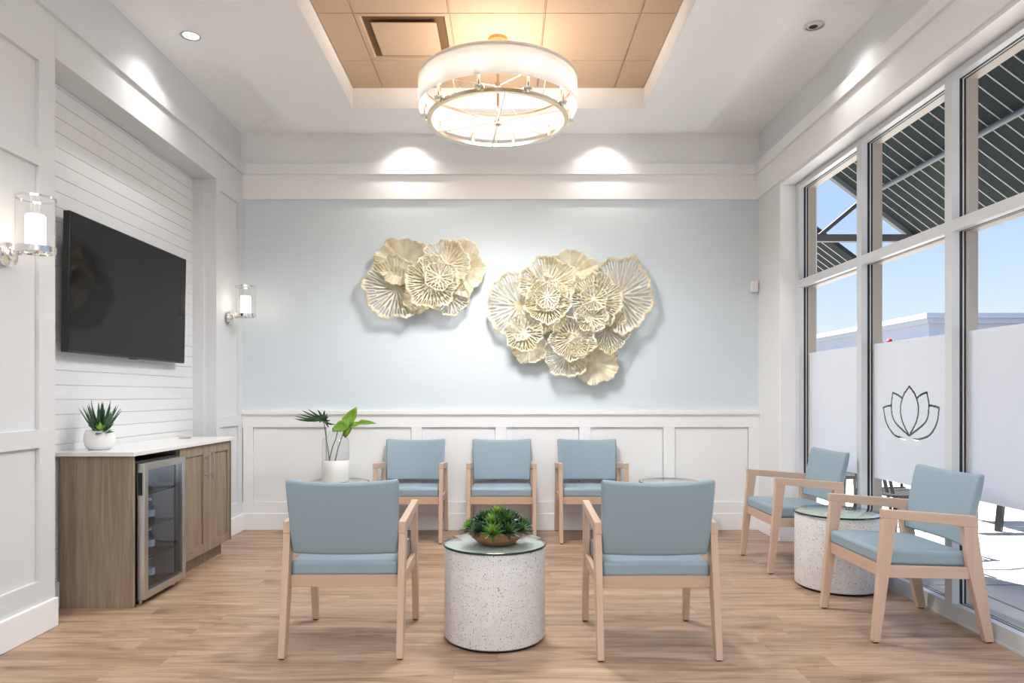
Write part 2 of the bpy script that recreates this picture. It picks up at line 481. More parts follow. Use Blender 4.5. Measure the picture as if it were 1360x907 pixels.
# ------------------------------------------------------------------ ceiling
TX0, TX1, TY1, ZTILE, ZS = -1.202, 1.086, 5.37, 3.616, 3.456
TY0 = 5.37 - .446 - .606*6
SX0, SX1, SY1 = -1.84, 1.70, 5.825
bm = B()
box(bm, -2.7, SX0, YF, YB+.1, ZC, ZC+.3); box(bm, SX1, 2.6, YF, YB+.1, ZC, ZC+.3)
box(bm, SX0, SX1, TY1+.05, YB+.1, ZC, ZC+.3)
box(bm, SX0, SX1, YF, TY0-.05, ZC, ZC+.3)
struct('ceiling', bm, M['ceil'])
bm = B()   # dropped soffit ring with the tray opening
box(bm, SX0, TX0, TY0, SY1, ZS, ZC+.28); box(bm, TX1, SX1, TY0, SY1, ZS, ZC+.28)
box(bm, TX0, TX1, TY1, SY1, ZS, ZC+.28); box(bm, SX0, SX1, YF, TY0, ZS, ZC+.28)
struct('ceiling', bm, M['ceil'])
# tiles
bm = B()
box(bm, TX0, TX1, TY0, TY1, ZTILE+.012, ZTILE+.1, 1)
xs = [TX0+.003]; x = TX0 + (-.966+1.202)
xs_l = [TX0]
while x < TX1: xs_l.append(x); x += .606
xs_l.append(TX1)
ys_l = [TY1, 5.37-.446]
while ys_l[-1]-.606 > TY0-.01: ys_l.append(ys_l[-1]-.606)
VENT = (xs_l[1], xs_l[2], 5.37-.446-.606, 5.37-.446)
for a, b_ in zip(xs_l[:-1], xs_l[1:]):
    for d, c_ in zip(ys_l[:-1], ys_l[1:]):
        if abs(a-VENT[0]) < .01 and abs(c_-VENT[2]) < .01: continue
        box(bm, a+.006, b_-.006, c_+.003, d-.003, ZTILE, ZTILE+.03, 0)
for a in xs_l[1:-1]: box(bm, a-.003, a+.003, TY0, TY1, ZTILE+.003, ZTILE+.013, 2)
struct('ceiling', bm, [M['tile'], M['tilegap'], M['tbar']], bevel=0)
# vent
vx, vy = (VENT[0]+VENT[1])/2, (VENT[2]+VENT[3])/2
t = thing('ceiling_vent', 'square plaque air diffuser in the tan tile ceiling above the chandelier', 'ceiling vent', (vx, vy, ZTILE))
bm = B()
h = .299
prof = [(h, 0), (.272, -.001), (.255, .03), (.245, .05)]
for (r0, z0), (r1, z1) in zip(prof[:-1], prof[1:]):
    for q in range(4):
        sgn = [(-1,-1),(1,-1),(1,1),(-1,1)]; a, b_ = sgn[q], sgn[(q+1) % 4]
        quad(bm, [(a[0]*r0, a[1]*r0, z0), (b_[0]*r0, b_[1]*r0, z0), (b_[0]*r1, b_[1]*r1, z1), (a[0]*r1, a[1]*r1, z1)])
bmesh.ops.remove_doubles(bm, verts=bm.verts[:], dist=.0001)
quad(bm, [(-.245, -.245, .05), (.245, -.245, .05), (.245, .245, .05), (-.245, .245, .05)])
obj('frame', bm, M['tile'], t, recalc=True)
bm = B(); box(bm, -.212, .212, -.212, .212, -.012, -.004); obj('face_panel', bm, M['tile'], t, bevel=.003)
bm = B(); lathe(bm, [(0, .046), (.14, .046), (.14, .049), (0, .049)], 40); obj('duct_opening', bm, M['dark'], t)
for sx in (-1, 1):
    for sy in (-1, 1):
        bm = B(); beam(bm, (sx*.14, sy*.15, -.006), (sx*.15, sy*.16, .05), .006, .006); obj('hanger', bm, M['tile'], t)

# ------------------------------------------------------------------ windows
XG = 2.47
bay_y = [5.602, 4.632, 3.703, 2.774, 1.845, .916, -.013, -.975]
def film_mesh(y0, y1, logo):
    bm = B(); z0, z1 = .65, 1.543
    if not logo:
        quad(bm, [(XG-.006, y0, z0), (XG-.006, y1, z0), (XG-.006, y1, z1), (XG-.006, y0, z1)]); return bm
    def P(zx, zy):
        px, py = 1020+zx/4, 454+zy/4; Y = 2.464*907/(px-672); return (Y, 1.2-(py-525)*Y/907)
    strokes = []
    def q(*pts):
        # catmull-rom through the points
        pts = [Vector((*P(*p), 0)) for p in pts]; out = []
        ext = [2*pts[0]-pts[1]] + pts + [2*pts[-1]-pts[-2]]
        for i in range(1, len(ext)-2):
            for s in range(12):
                t_ = s/12; p0, p1, p2, p3 = ext[i-1:i+3]
                out.append(.5*((2*p1)+(-p0+p2)*t_+(2*p0-5*p1+4*p2-p3)*t_*t_+(-p0+3*p1-3*p2+p3)*t_**3))
        out.append(pts[-1]); strokes.append(out)
    q((752, 236), (720, 285), (705, 350), (714, 420), (750, 498)); q((752, 236), (784, 285), (800, 350), (790, 420), (752, 498))
    q((790, 300), (815, 280), (845, 268)); q((845, 268), (855, 340), (838, 425), (752, 498))
    q((716, 300), (692, 283), (664, 270)); q((664, 270), (656, 340), (672, 420), (748, 498))
    q((858, 338), (885, 342), (910, 350)); q((910, 350), (898, 430), (860, 495), (800, 518), (775, 516))
    q((655, 338), (632, 342), (613, 350)); q((613, 350), (630, 430), (668, 490), (705, 508), (728, 517))
    segs = []
    for s in strokes:
        for a, b_ in zip(s[:-1], s[1:]): segs.append((a, b_))
    ly0 = min(min(a.x, b_.x) for a, b_ in segs)-.03; ly1 = max(max(a.x, b_.x) for a, b_ in segs)+.03
    lz0 = min(min(a.y, b_.y) for a, b_ in segs)-.03; lz1 = max(max(a.y, b_.y) for a, b_ in segs)+.03
    x = XG-.006
    for a, b_, c_, d in ((y0, ly0, z0, z1), (ly1, y1, z0, z1), (ly0, ly1, z0, lz0), (ly0, ly1, lz1, z1)):
        quad(bm, [(x, a, c_), (x, b_, c_), (x, b_, d), (x, a, d)])
    cs = .0042; ny = int((ly1-ly0)/cs)+1; nz = int((lz1-lz0)/cs)+1
    hole = set(); W = .0062
    for a, b_ in segs:
        n_ = max(2, int((b_-a).length/.002)+1)
        for i in range(n_+1):
            p = a.lerp(b_, i/n_)
            j0, k0 = int((p.x-ly0)/cs), int((p.y-lz0)/cs)
            for j in range(j0-3, j0+4):
                for k in range(k0-3, k0+4):
                    cx, cz = ly0+(j+.5)*cs, lz0+(k+.5)*cs
                    if math.hypot(cx-p.x, cz-p.y) < W: hole.add((j, k))
    vd = {}
    def V(j, k):
        if (j, k) not in vd: vd[(j, k)] = bm.verts.new((x, min(ly0+j*cs, ly1), min(lz0+k*cs, lz1)))
        return vd[(j, k)]
    for j in range(ny):
        for k in range(nz):
            if (j, k) in hole: continue
            try: bm.faces.new([V(j, k), V(j+1, k), V(j+1, k+1), V(j, k+1)])
            except ValueError: pass
    return bm

for i in range(len(bay_y)-1):
    y1, y0 = bay_y[i], bay_y[i+1]     # y1 far edge, y0 = far edge of the next bay's mullion
    w = thing('window_%d' % (i+1), '', '', (0, 0, 0)); del w['label']; del w['category']; w['kind'] = 'structure'
    far = y1 if i else YJ-.012
    fin = far-.06 ; nin = y0
    def ring(bm, x0, x1, ins, mi):
        # vertical far post, head, transom, sill shells inset by ins
        pass
    bm = B()
    # face members (white aluminium) x XW..2.42
    def fr(x0, x1, e, mi):
        """a frame layer: e = how far it reaches into the opening beyond the face members"""
        box(bm, x0, x1, fin-e, far+ (0 if x0 > XW+.01 else 0), 0.0, 2.925, mi)         # far post
        if e: box(bm, x0, x1, nin-.001, nin+e, 0.0, 2.925, mi)                          # near edge lip
        box(bm, x0, x1, nin, fin, 2.888-e, 2.925, mi)                                   # head
        box(bm, x0, x1, nin, fin, 2.075-e, 2.135+e, mi)                                 # transom
        box(bm, x0, x1, nin, fin, 0.0, .09+e, mi)                                       # sill
    fr(XW, 2.42, 0, 0)
    fr(2.42, 2.438, -.004, 1); fr(2.438, 2.444, 0, 0); fr(2.444, 2.456, -.002, 1)
    fr(2.456, 2.52, 0, 2)
    obj('window_frame', bm, [M['frame'], M['gasket'], M['beige']], w)
    for nm, z0, z1 in (('upper_pane', 2.135, 2.888), ('lower_pane', .09, 2.075)):
        bm = B(); quad(bm, [(XG, nin+.001, z0), (XG, fin-.001, z0), (XG, fin-.001, z1), (XG, nin+.001, z1)])
        obj(nm, bm, M['glass'], w)
    o = obj('frosted_film', film_mesh(nin+.004, fin-.004, i == 1), M['film'], w, recalc=False)
    if i == 1: o['label'] = 'frosted film with a lotus outline cut clear'
# low curb under frames
bm = B(); box(bm, XW-.004, 2.56, YWN, YJ, -.02, .012); struct('trim_7', bm, M['frame'])

# ------------------------------------------------------------------ chairs
def make_chair():
    t = thing('armchair', '', 'armchair')
    hw, th = .268, .016
    for s in (-1, 1):
        x0, x1 = s*hw-th, s*hw+th
        bm = B(); prism_yz(bm, [(-.290, .006), (-.255, .006), (-.172, .615), (-.238, .622)], x0, x1)
        l1 = obj('leg', bm, M['maple'], t, bevel=.003)
        bm = B(); box(bm, s*hw-.011, s*hw+.011, -.284, -.262, 0, .007); obj('glide', bm, M['black'], l1)
        bm = B(); prism_yz(bm, [(.254, .006), (.296, .006), (.212, .58), (.146, .58), (.172, .35)], x0, x1)
        l2 = obj('leg', bm, M['maple'], t, bevel=.003)
        bm = B(); box(bm, s*hw-.011, s*hw+.011, .264, .288, 0, .007); obj('glide', bm, M['black'], l2)
        bm = B(); prism_yz(bm, [(-.243, .606), (-.243, .648), (.2135, .614), (.2195, .560), (.14, .566)], x0-.001, x1+.001)
        obj('armrest', bm, M['maple_y'], t, bevel=.003)
        bm = B(); prism_yz(bm, [(-.222, .316), (-.222, .376), (.19, .364), (.20, .308)], s*(hw-.003)-.011, s*(hw-.003)+.011)
        obj('side_rail', bm, M['maple_y'], t, bevel=.002)
    bm = B(); box(bm, -hw+th, hw-th, -.243, -.217, .315, .376); obj('front_rail', bm, M['maple_x'], t, bevel=.002)
    bm = B(); box(bm, -hw+th, hw-th, .180, .206, .308, .364); obj('rear_rail', bm, M['maple_x'], t, bevel=.002)
    def seat(u, v, w):
        x = u*.249; y = -.02 + v*.226
        zb = .370 - .006*(v+1)
        top = .452 - .011*(v+1) + .006*(1-u*u)*(1-v*v) - .006*max(0, -v-.7)/.3
        return (x, y, zb + (w+1)/2*(top-zb))
    bm = B(); gridbox(bm, 10, 10, 2, seat); obj('seat', bm, M['vinyl'], t, bevel=.018, seg=3, smooth=True)
    def back(u, v, w):
        h_ = (w+1)/2
        x = u*(.247 + .013*h_)
        z = .460 + h_*.357 - .014*(1-u*u)*h_
        y = .180 + h_*.074 + v*.024 + .030*(1-u*u) - .012*v*(abs(w)**4)*.5
        return (x, y, z)
    bm = B(); gridbox(bm, 14, 2, 10, back); obj('backrest', bm, M['vinyl'], t, bevel=.014, seg=3, smooth=True)
    return t
CH = make_chair()
CH.location = (-.751, 3.385, 0); CH.rotation_euler = (0, 0, R(180))
CH['label'] = 'blue armchair seen from behind, left of the middle round table'; CH['group'] = 'armchairs'
g = 'armchairs'
dup(CH, (.692, 3.365, 0), R(180.6), 'blue armchair seen from behind, right of the middle round table', g)
dup(CH, (-.797, 5.787, 0), 0, 'blue armchair against the panelled wall beside the leafy jar', g)
dup(CH, (-.037, 5.787, 0), 0, 'blue armchair against the panelled wall, middle of its three', g)
dup(CH, (.714, 5.787, 0), 0, 'blue armchair against the panelled wall, rightmost of its three', g)
dup(CH, (2.065, 3.583, 0), R(-90), 'nearer of two blue armchairs by the windows, before the round table', g)
dup(CH, (2.050, 4.86, 0), R(-90), 'farther of two blue armchairs by the windows, behind the round table', g)

# ------------------------------------------------------------------ round tables
def make_table():
    t = thing('side_table', '', 'table')
    bm = B(); lathe(bm, [(0, 0), (.232, 0), (.236, .016), (0, .016)], 72); obj('base', bm, M['black'], t, smooth=True, auto=40)
    bm = B(); lathe(bm, [(0, .014), (.244, .014), (.249, .019), (.249, .451), (.245, .456), (0, .456)], 96); obj('drum', bm, M['terrazzo'], t, smooth=True, auto=40)
    bm = B(); z0, z1 = .458, .470
    lathe(bm, [(.253, z0), (.257, z0+.002), (.257, z1-.002), (.254, z1)], 96, mi=1); lathe(bm, [(.254, z1), (0, z1)], 96, mi=0)
    bmesh.ops.remove_doubles(bm, verts=bm.verts[:], dist=.0001)
    obj('glass_top', bm, [M['topglass'], M['glassedge']], t, smooth=True, auto=40)
    return t
TB = make_table(); TB.location = (-.056, 3.405, 0)
TB['label'] = 'white speckled drum table with glass top carrying the succulent bowl'; TB['group'] = 'drum tables'
dup(TB, (2.086, 4.30, 0), 1.1, 'white speckled drum table with glass top between the two window armchairs', 'drum tables')
dup(TB, (-1.42, 5.80, 0), 2.2, 'drum table carrying the glass jar of leaves in the corner', 'drum tables')
dup(TB, (1.39, 5.80, 0), 3.3, 'drum table at the panelled wall, mostly hidden behind an armchair', 'drum tables')

# ------------------------------------------------------------------ leaves
def leaf(bm, base, az, el, length, width, curve=.3, mi=0, seg=6, thick=.25, tip=1.3):
    """a fleshy pointed leaf: az azimuth, el elevation at the base; curve bends it upward"""
    base = Vector(base); p = base.copy(); e = el; rings = []
    side = Vector((-math.sin(az), math.cos(az), 0))
    for i in range(seg+1):
        t_ = i/seg
        d = Vector((math.cos(az)*math.cos(e), math.sin(az)*math.cos(e), math.sin(e)))
        up = side.cross(d)*-1
        w = width*.5*(math.sin(math.pi*min(1, (.28+.72*t_)))**.8 if t_ < 1 else 0)*(1-t_**tip*.3)
        if i == seg: rings.append([bm.verts.new(p)]); break
        rings.append([bm.verts.new(p + side*w + up*w*.25), bm.verts.new(p + up*(-w*thick)), bm.verts.new(p - side*w + up*w*.25), bm.verts.new(p + up*w*thick*1.2)])
        p = p + d*(length/seg); e += curve/seg
    for a, b_ in zip(rings[:-1], rings[1:]):
        for k in range(4):
            l_ = (k+1) % 4
            f = [a[k], a[l_], b_[0]] if len(b_) == 1 else [a[k], a[l_], b_[l_], b_[k]]
            bm.faces.new(f).material_index = mi

def rosette(c, r, n, tilt=(0, 0), cols=2, up=.9, wid=.30, rnd=None):
    rnd = rnd or random
    bm = B()
    for i in range(n):
        t_ = i/n                       # 0 outermost
        az = i*2.39996 + rnd.uniform(-.1, .1)
        el = R(8) + t_*R(68)*up
        ln = r*(1-.45*t_)*rnd.uniform(.9, 1.08)
        leaf(bm, (0, 0, .006+.12*r*t_), az, el, ln, r*wid*(1-.25*t_), .35, mi=(1 if t_ > .55 and cols > 1 else 0))
    bmesh.ops.rotate(bm, verts=bm.verts[:], cent=(0, 0, 0), matrix=Matrix.Rotation(tilt[0], 3, 'X') @ Matrix.Rotation(tilt[1], 3, 'Y'))
    bmesh.ops.translate(bm, verts=bm.verts[:], vec=c)
    return bm

# succulent bowl
t = thing('succulent_bowl', 'brown wooden bowl packed with green succulents on the middle glass-topped table', 'planter', (-.045, 3.40, .471))
bm = B(); lathe(bm, [(0, 0), (.092, 0), (.125, .028), (.152, .062), (.147, .066), (.118, .034), (.085, .012), (0, .012)], 56)
obj('bowl', bm, M['bowl'], t, smooth=True, auto=60)
bm = B(); lathe(bm, [(0, .038), (.122, .038), (.130, .052), (.09, .085), (.04, .105), (0, .11)], 32); obj('soil', bm, M['soil'], t, smooth=True)
rnd = random.Random(3)
spots = [(0, 0, .128, .082)]
for i in range(6): a = i*math.pi/3+.2; spots.append((.068*math.cos(a), .068*math.sin(a), .108, .076))
for i in range(11): a = i*2*math.pi/11; spots.append((.122*math.cos(a), .122*math.sin(a), .074, .070))
kinds = [('leafmid', 'leafyel'), ('leafdark', 'leafmid'), ('leafblue', 'leafmid'), ('leafmid', 'leafyel'), ('leafdark', 'leafblue')]
for i, (x, y, z, r) in enumerate(spots):
    r *= rnd.uniform(.92, 1.12); d = math.hypot(x, y)
    tl = (-(y/.13)*R(48), (x/.13)*R(48))
    k = kinds[i % 5]
    if i in (5, 15, 13): k = kinds[0]
    bm = rosette((x, y, z-.01), r, 46, tl, rnd=rnd, wid=.22)
    obj('succulent', bm, [M[k[0]], M[k[1]]], t, smooth=True, auto=60)

# aloe pot on the counter
t = thing('potted_succulent', 'spiky green aloe in a white round pot on the counter', 'plant', (-2.375, 3.99, .884))
bm = B(); lathe(bm, [(0, 0), (.058, 0), (.074, .02), (.083, .055), (.080, .09), (.071, .112), (.066, .112), (.072, .09), (.06, .085), (0, .085)], 48)
obj('pot', bm, M['ceramic'], t, smooth=True, auto=60)
bm = B(); lathe(bm, [(0, .094), (.066, .096), (.066, .098), (0, .102)], 24); obj('soil', bm, M['soil'], t)
bm = B(); rnd = random.Random(11)
for i in range(20):
    az = i*2.39996; t_ = i/20
    leaf(bm, (.022*math.cos(az), .022*math.sin(az), .098), az, R(48)+t_*R(36), rnd.uniform(.15, .205), .026, .12, seg=7, thick=.35)
obj('spiky_leaves', bm, M['leafdark'], t, smooth=True, auto=60)
bm = rosette((.03, -.03, .098), .088, 15, (R(30), R(12)), wid=.42, up=.75, rnd=rnd); obj('rosette', bm, [M['leafblue'], M['leafyel']], t, smooth=True, auto=60)
for (dx, dy, az, L_) in ((.05, .0, R(-12), .185), (.055, -.012, R(-25), .145)):
    bm = B(); leaf(bm, (dx*.6, dy, .096), az, R(58), L_, .034, .25, seg=8, thick=.4)
    for q in range(9):      # toothed edge
        f_ = .2+q*.08
        for s in (-1, 1):
            p = Vector((dx*.6+math.cos(az)*math.cos(R(62))*L_*f_, dy, .096+math.sin(R(62))*L_*f_))
            c_ = p+Vector((-math.sin(az)*s, math.cos(az)*s, 0))*.012 + Vector((s*.009, 0, 0))
            lathe(bm, [(0, -.004), (.0028, 0), (0, .004)], 6, c_)
    obj('toothed_leaf', bm, M['leafblue'], t, smooth=True, auto=60)

# glass jar with leaves
t = thing('leaf_jar', 'clear glass jar with white lower half holding tropical leaves in the corner', 'vase', (-1.442, 5.78, .472))
bm = B(); lathe(bm, [(0, .004), (.104, .004), (.112, .012), (.1135, .19), (.1125, .33), (.104, .362), (.068, .385), (.062, .392), (.062, .418), (.067, .424)], 64)
obj('glass', bm, M['jarglass'], t, smooth=True, auto=60)
bm = B(); lathe(bm, [(0, 0), (.108, 0), (.1155, .008), (.1165, .18), (.1145, .182), (.112, .182), (.112, .014), (0, .014)], 64)
obj('white_band', bm, M['ceramic'], t, smooth=True, auto=50)
def PJ(px, py, y=5.78): return Vector(((px-672)*y/907+1.442, y-5.78, 1.2-(py-525)*y/907-.472))
stems = [[(437.5, 612), (436, 600), (433.5, 585), (431, 566), (430, 560)], [(437, 612), (442, 592), (446, 583), (448, 575), (449, 568)], [(445, 612), (449, 595), (453, 583), (456, 575), (458, 570)]]
for i, s in enumerate(stems):
    bm = B(); tube(bm, [PJ(a, b_, 5.78+.01*i) for a, b_ in s], .0045, 8, r1=.0035); obj('stem', bm, M['stem'], t, smooth=True)
def flatleaf(pts, y, bend=.03, name='broad_leaf', m_='broad'):
    """closed outline in photo-ish local plane, triangulated around its midrib, bent in depth"""
    P_ = [PJ(a, b_, y) for a, b_ in pts]; c_ = sum(P_, Vector())/len(P_)
    bm = B(); n_ = len(P_)
    cv = bm.verts.new(c_ + Vector((0, bend, 0)))
    inner = [bm.verts.new(c_.lerp(p, .55)+Vector((0, bend*.6, 0))) for p in P_]; outer = [bm.verts.new(p) for p in P_]
    for i in range(n_):
        j = (i+1) % n_
        bm.faces.new([cv, inner[i], inner[j]]); bm.faces.new([inner[i], outer[i], outer[j], inner[j]])
    return obj(name, bm, M[m_], t, smooth=True, solid=.0015, auto=70)
# broad leaf pointing up-right, two others
flatleaf([(452, 566), (454, 556), (461, 548), (468, 543), (473.5, 540), (474.5, 546), (473, 555), (468, 562), (460, 567)], 5.76, .03)
flatleaf([(441, 573), (441, 569), (445, 564), (450, 559), (457, 558), (464, 562), (462, 569), (455, 573), (448, 573.5)], 5.74, .02)
flatleaf([(456, 569), (464, 566), (468, 568), (464, 576), (459, 582), (455, 578)], 5.80, -.02)
flatleaf([(462, 566), (470, 560), (476, 560), (480, 557), (488, 558), (495, 560), (500.5, 562.5), (494, 563), (486, 564), (478, 564), (470, 567)], 5.77, .01)
# split philodendron leaf
bm = B()
def finger(p0, p1, w, sag=0):
    a, b_ = Vector(p0), Vector(p1); d = b_-a; n_ = Vector((-d.z, 0, d.x)).normalized(); rows = []
    for i in range(7):
        s = i/6; ww = w*math.sin(math.pi*(.15+.85*s))**.7 if i < 6 else .0006
        c_ = a+d*s+n_*sag*math.sin(math.pi*s)+Vector((0, -.03*s*s, 0))
        rows.append((bm.verts.new(c_+n_*ww), bm.verts.new(c_-n_*ww)))
    for r0, r1 in zip(rows[:-1], rows[1:]): bm.faces.new([r0[0], r0[1], r1[1], r1[0]])
cx = (429, 556)
for (tx, ty, w, sg) in ((392, 556, .011, .015), (393, 552.5, .008, .012), (398, 549, .008, .010), (402, 544.5, .008, .008), (410, 543, .008, .004), (423, 544, .009, 0), (432, 544.5, .009, 0), (436, 549, .007, 0), (437, 553, .007, 0),
                    (440, 558, .008, -.01), (447, 563, .008, -.02), (438, 568, .009, 0), (431, 562, .009, 0), (425, 561, .010, 0), (416, 560, .010, 0), (404, 556, .010, 0)):
    finger(PJ(*cx, 5.76), PJ(tx, ty, 5.76), w, sg)
finger(PJ(420, 556, 5.76), PJ(437, 554, 5.76), .028)
obj('split_leaf', bm, M['leafdark'], t, smooth=True, solid=.0015, auto=70)

# ------------------------------------------------------------------ cabinet run
CX, CY0, CYF, CYM, CY1 = -2.10, 3.846, 4.395, 4.80, 5.215
t = thing('base_cabinet', 'wood-grain base cabinet with two doors and a fridge bay under white counter', 'cabinet', (-2.3, 4.53, 0))
L0 = Vector((-2.3, 4.53, 0))
def cb(bm, x0, x1, y0, y1, z0, z1): box(bm, x0+2.3, x1+2.3, y0-4.53, y1-4.53, z0, z1)
bm = B(); cb(bm, XA+.02, CX, CY0, CY0+.019, 0, .857); obj('side_panel', bm, M['cab'], t, bevel=.001)
bm = B()
cb(bm, XA+.02, CX-.021, CYF, CYF+.019, .0, .857); cb(bm, XA+.02, CX-.0, CY1-.019, CY1, .10, .857)
cb(bm, XA+.02, CX-.021, CYF+.019, CY1-.019, .10, .12); cb(bm, XA+.02, XA+.032, CY0+.02, CY1, .1, .857)
cb(bm, XA+.02, CX-.021, CYF+.019, CY1-.019, .838, .857)
obj('body', bm, M['cab'], t, bevel=.001)
bm = B(); cb(bm, -2.185, -2.168, CYF+.001, CY1-.02, 0, .10); obj('toe_kick', bm, M['cab'], t)
for (a, b_, hy) in ((CYF+.003, CYM-.0015, CYM-.035), (CYM+.0015, CY1-.003, CYM+.035)):
    bm = B(); z0, z1, f = .105, .852, .062
    cb(bm, CX-.020, CX-.012, a+.01, b_-.01, z0+.01, z1-.01)
    cb(bm, CX-.020, CX, a, a+f, z0, z1); cb(bm, CX-.020, CX, b_-f, b_, z0, z1)
    cb(bm, CX-.020, CX-.0002, a+f, b_-f, z0, z0+f); cb(bm, CX-.020, CX-.0002, a+f, b_-f, z1-f, z1)
    d = obj('door', bm, M['cab'], t, bevel=.0012)
    bm = B(); p = Vector((CX+2.3, hy-4.53, 0))
    tube(bm, [p+Vector((.030, 0, .61)), p+Vector((.030, 0, .80))], .0055, 10)
    for z in (.645, .765): tube(bm, [p+Vector((-.004, 0, z)), p+Vector((.030, 0, z))], .0045, 8)
    obj('handle', bm, M['steel'], d, smooth=True)
# countertop
bm = B(); box(bm, XA+.002, CX+.022, 3.815, 5.235, .858, .883)
o = obj('countertop', bm, M['quartz'], bevel=.002); tag(o, 'white quartz countertop on the wood-grain cabinet below the television', 'countertop')
bm = B(); lathe(bm, [(0, .0), (.042, 0), (.042, .006), (.036, .008), (.036, .005), (0, .005)], 40, (-2.36, 5.02, .883))
o = obj('counter_grommet', bm, M['steel'], smooth=True, auto=40); tag(o, 'round metal cable cover set in the far end of white countertop', 'grommet')

# fridge
F0, F1 = 3.872, 4.380
t = thing('beverage_fridge', 'glass-door steel beverage fridge built under the white counter', 'fridge', (-2.3, 4.126, 0))
def fb(bm, x0, x1, y0, y1, z0, z1, mi=0): box(bm, x0+2.3, x1+2.3, y0-4.126, y1-4.126, z0, z1, mi)
bm = B()
fx = -2.105
fb(bm, -2.50, fx, F0, F0+.03, .03, .822); fb(bm, -2.50, fx, F1-.03, F1, .03, .822); fb(bm, -2.50, fx, F0+.03, F1-.03, .03, .07)
fb(bm, -2.50, fx, F0+.03, F1-.03, .79, .822); fb(bm, -2.50, -2.47, F0+.03, F1-.03, .07, .79)
fb(bm, -2.45, -2.13, F0+.02, F1-.02, 0, .03)
obj('body', bm, M['black'], t, bevel=.002)
bm = B(); fb(bm, -2.47, fx-.01, F0+.031, F0+.034, .07, .79); fb(bm, -2.47, fx-.01, F1-.034, F1-.031, .07, .79); fb(bm, -2.469, -2.465, F0+.034, F1-.034, .07, .79)
obj('liner', bm, mat('grey_liner', (.28, .29, .33), .4), t)
bm = B(); dz0, dz1 = .035, .812
f = .042
d0, d1 = -2.098, -2.055
fb(bm, d0, d1, F0+.01, F0+.01+f, dz0, dz1); fb(bm, d0, d1, F1-f, F1, dz0, dz1)
fb(bm, d0, d1, F0+.01+f, F1-f, dz0, dz0+f); fb(bm, d0, d1, F0+.01+f, F1-f, dz1-f, dz1)
d = obj('door', bm, M['steel'], t, bevel=.002)
bm = B(); x = -2.07; quad(bm, [(x+2.3, F0+.05-4.126, dz0+f), (x+2.3, F1-f-4.126, dz0+f), (x+2.3, F1-f-4.126, dz1-f), (x+2.3, F0+.05-4.126, dz1-f)]); obj('door_glass', bm, M['fridgeglass'], d)
bm = B(); fb(bm, -2.092, -2.065, F0+.0085, F0+.0115, .63, .76); obj('handle_recess', bm, M['dark'], d)
bm = B(); fb(bm, -2.096, -2.061, F0+.006, F0+.0105, .618, .630); fb(bm, -2.096, -2.061, F0+.006, F0+.0105, .76, .772); fb(bm, -2.096, -2.092, F0+.006, F0+.0105, .63, .76); fb(bm, -2.065, -2.061, F0+.006, F0+.0105, .63, .76)
obj('handle', bm, M['steel'], d)
for i, z in enumerate((.24, .42, .62)):
    bm = B()
    fb(bm, -2.115, -2.108, F0+.036, F1-.036, z-.006, z+.006)
    n_ = 14
    for q in range(n_): y = F0+.04+(F1-F0-.08)*q/(n_-1); fb(bm, -2.46, -2.112, y-.0015, y+.0015, z-.0015, z+.0015)
    obj('shelf', bm, M['black'], t)
for y in (F0+.06, F1-.06):
    bm = B(); lathe(bm, [(0, 0), (.014, 0), (.014, .03), (0, .03)], 16, (-2.11+2.3, y-4.126, 0)); obj('foot', bm, M['steel'], t)
# bottles in the fridge
def make_bottle():
    t = thing('water_bottle', '', 'bottle', group='water bottles in the fridge')
    bm = B(); lathe(bm, [(0, .002), (.026, 0), (.030, .006), (.030, .03), (.028, .04), (.030, .05), (.030, .095), (.028, .105), (.025, .115), (.012, .135), (.012, .145)], 20); obj('bottle_body', bm, M['bottle'], t, smooth=True)
    bm = B(); lathe(bm, [(0, .144), (.0145, .144), (.0145, .158), (0, .158)], 16); obj('cap', bm, M['plastic'], t, smooth=True, auto=40)
    bm = B(); lathe(bm, [(.0307, .05), (.0307, .09)], 20); obj('bottle_label', bm, M['plblue'], t, smooth=True)
    return t
M['plblue'] = mat('pale_blue_label', (.45, .62, .75), .5)
BT = make_bottle(); first = True
shelfname = {.072: 'bottom', .2425: 'second lowest', .4225: 'second highest', .6225: 'top'}
for z in (.072, .2425, .4225, .6225):
    for iy in range(3 if z != .6225 else 2):
        for ix in range(3):
            p = (-2.15-.075*ix, F0+.085+.078*iy, z)
            rowname = ('front', 'middle', 'back')[ix]; cn = ('nearest the side panel', 'second from the side panel', 'third from the side panel')[iy]
            lb = 'clear water bottle on the %s fridge level, %s row, %s' % (shelfname[z], rowname, cn)
            if first: BT.location = p; BT['label'] = lb; first = False
            else: dup(BT, p, random.uniform(0, 6), lb)

# ------------------------------------------------------------------ television
t = thing('television', 'large black wall-mounted television on the shiplap boards', 'television', (-2.475, 4.52, 1.841))
t.rotation_euler = (0, R(1.0), 0)
bm = B(); box(bm, -.012, .026, -.697, .697, -.397, .397); obj('bezel', bm, M['black'], t, bevel=.003)
bm = B(); box(bm, .0255, .0272, -.690, .690, -.386, .390); obj('screen', bm, M['screen'], t)
bm = B(); box(bm, -.062, -.012, -.2, .2, -.2, .2); obj('wall_mount', bm, M['black'], t)
bm = B(); box(bm, .005, .024, -.035, .035, -.403, -.396); obj('sensor', bm, M['black'], t)

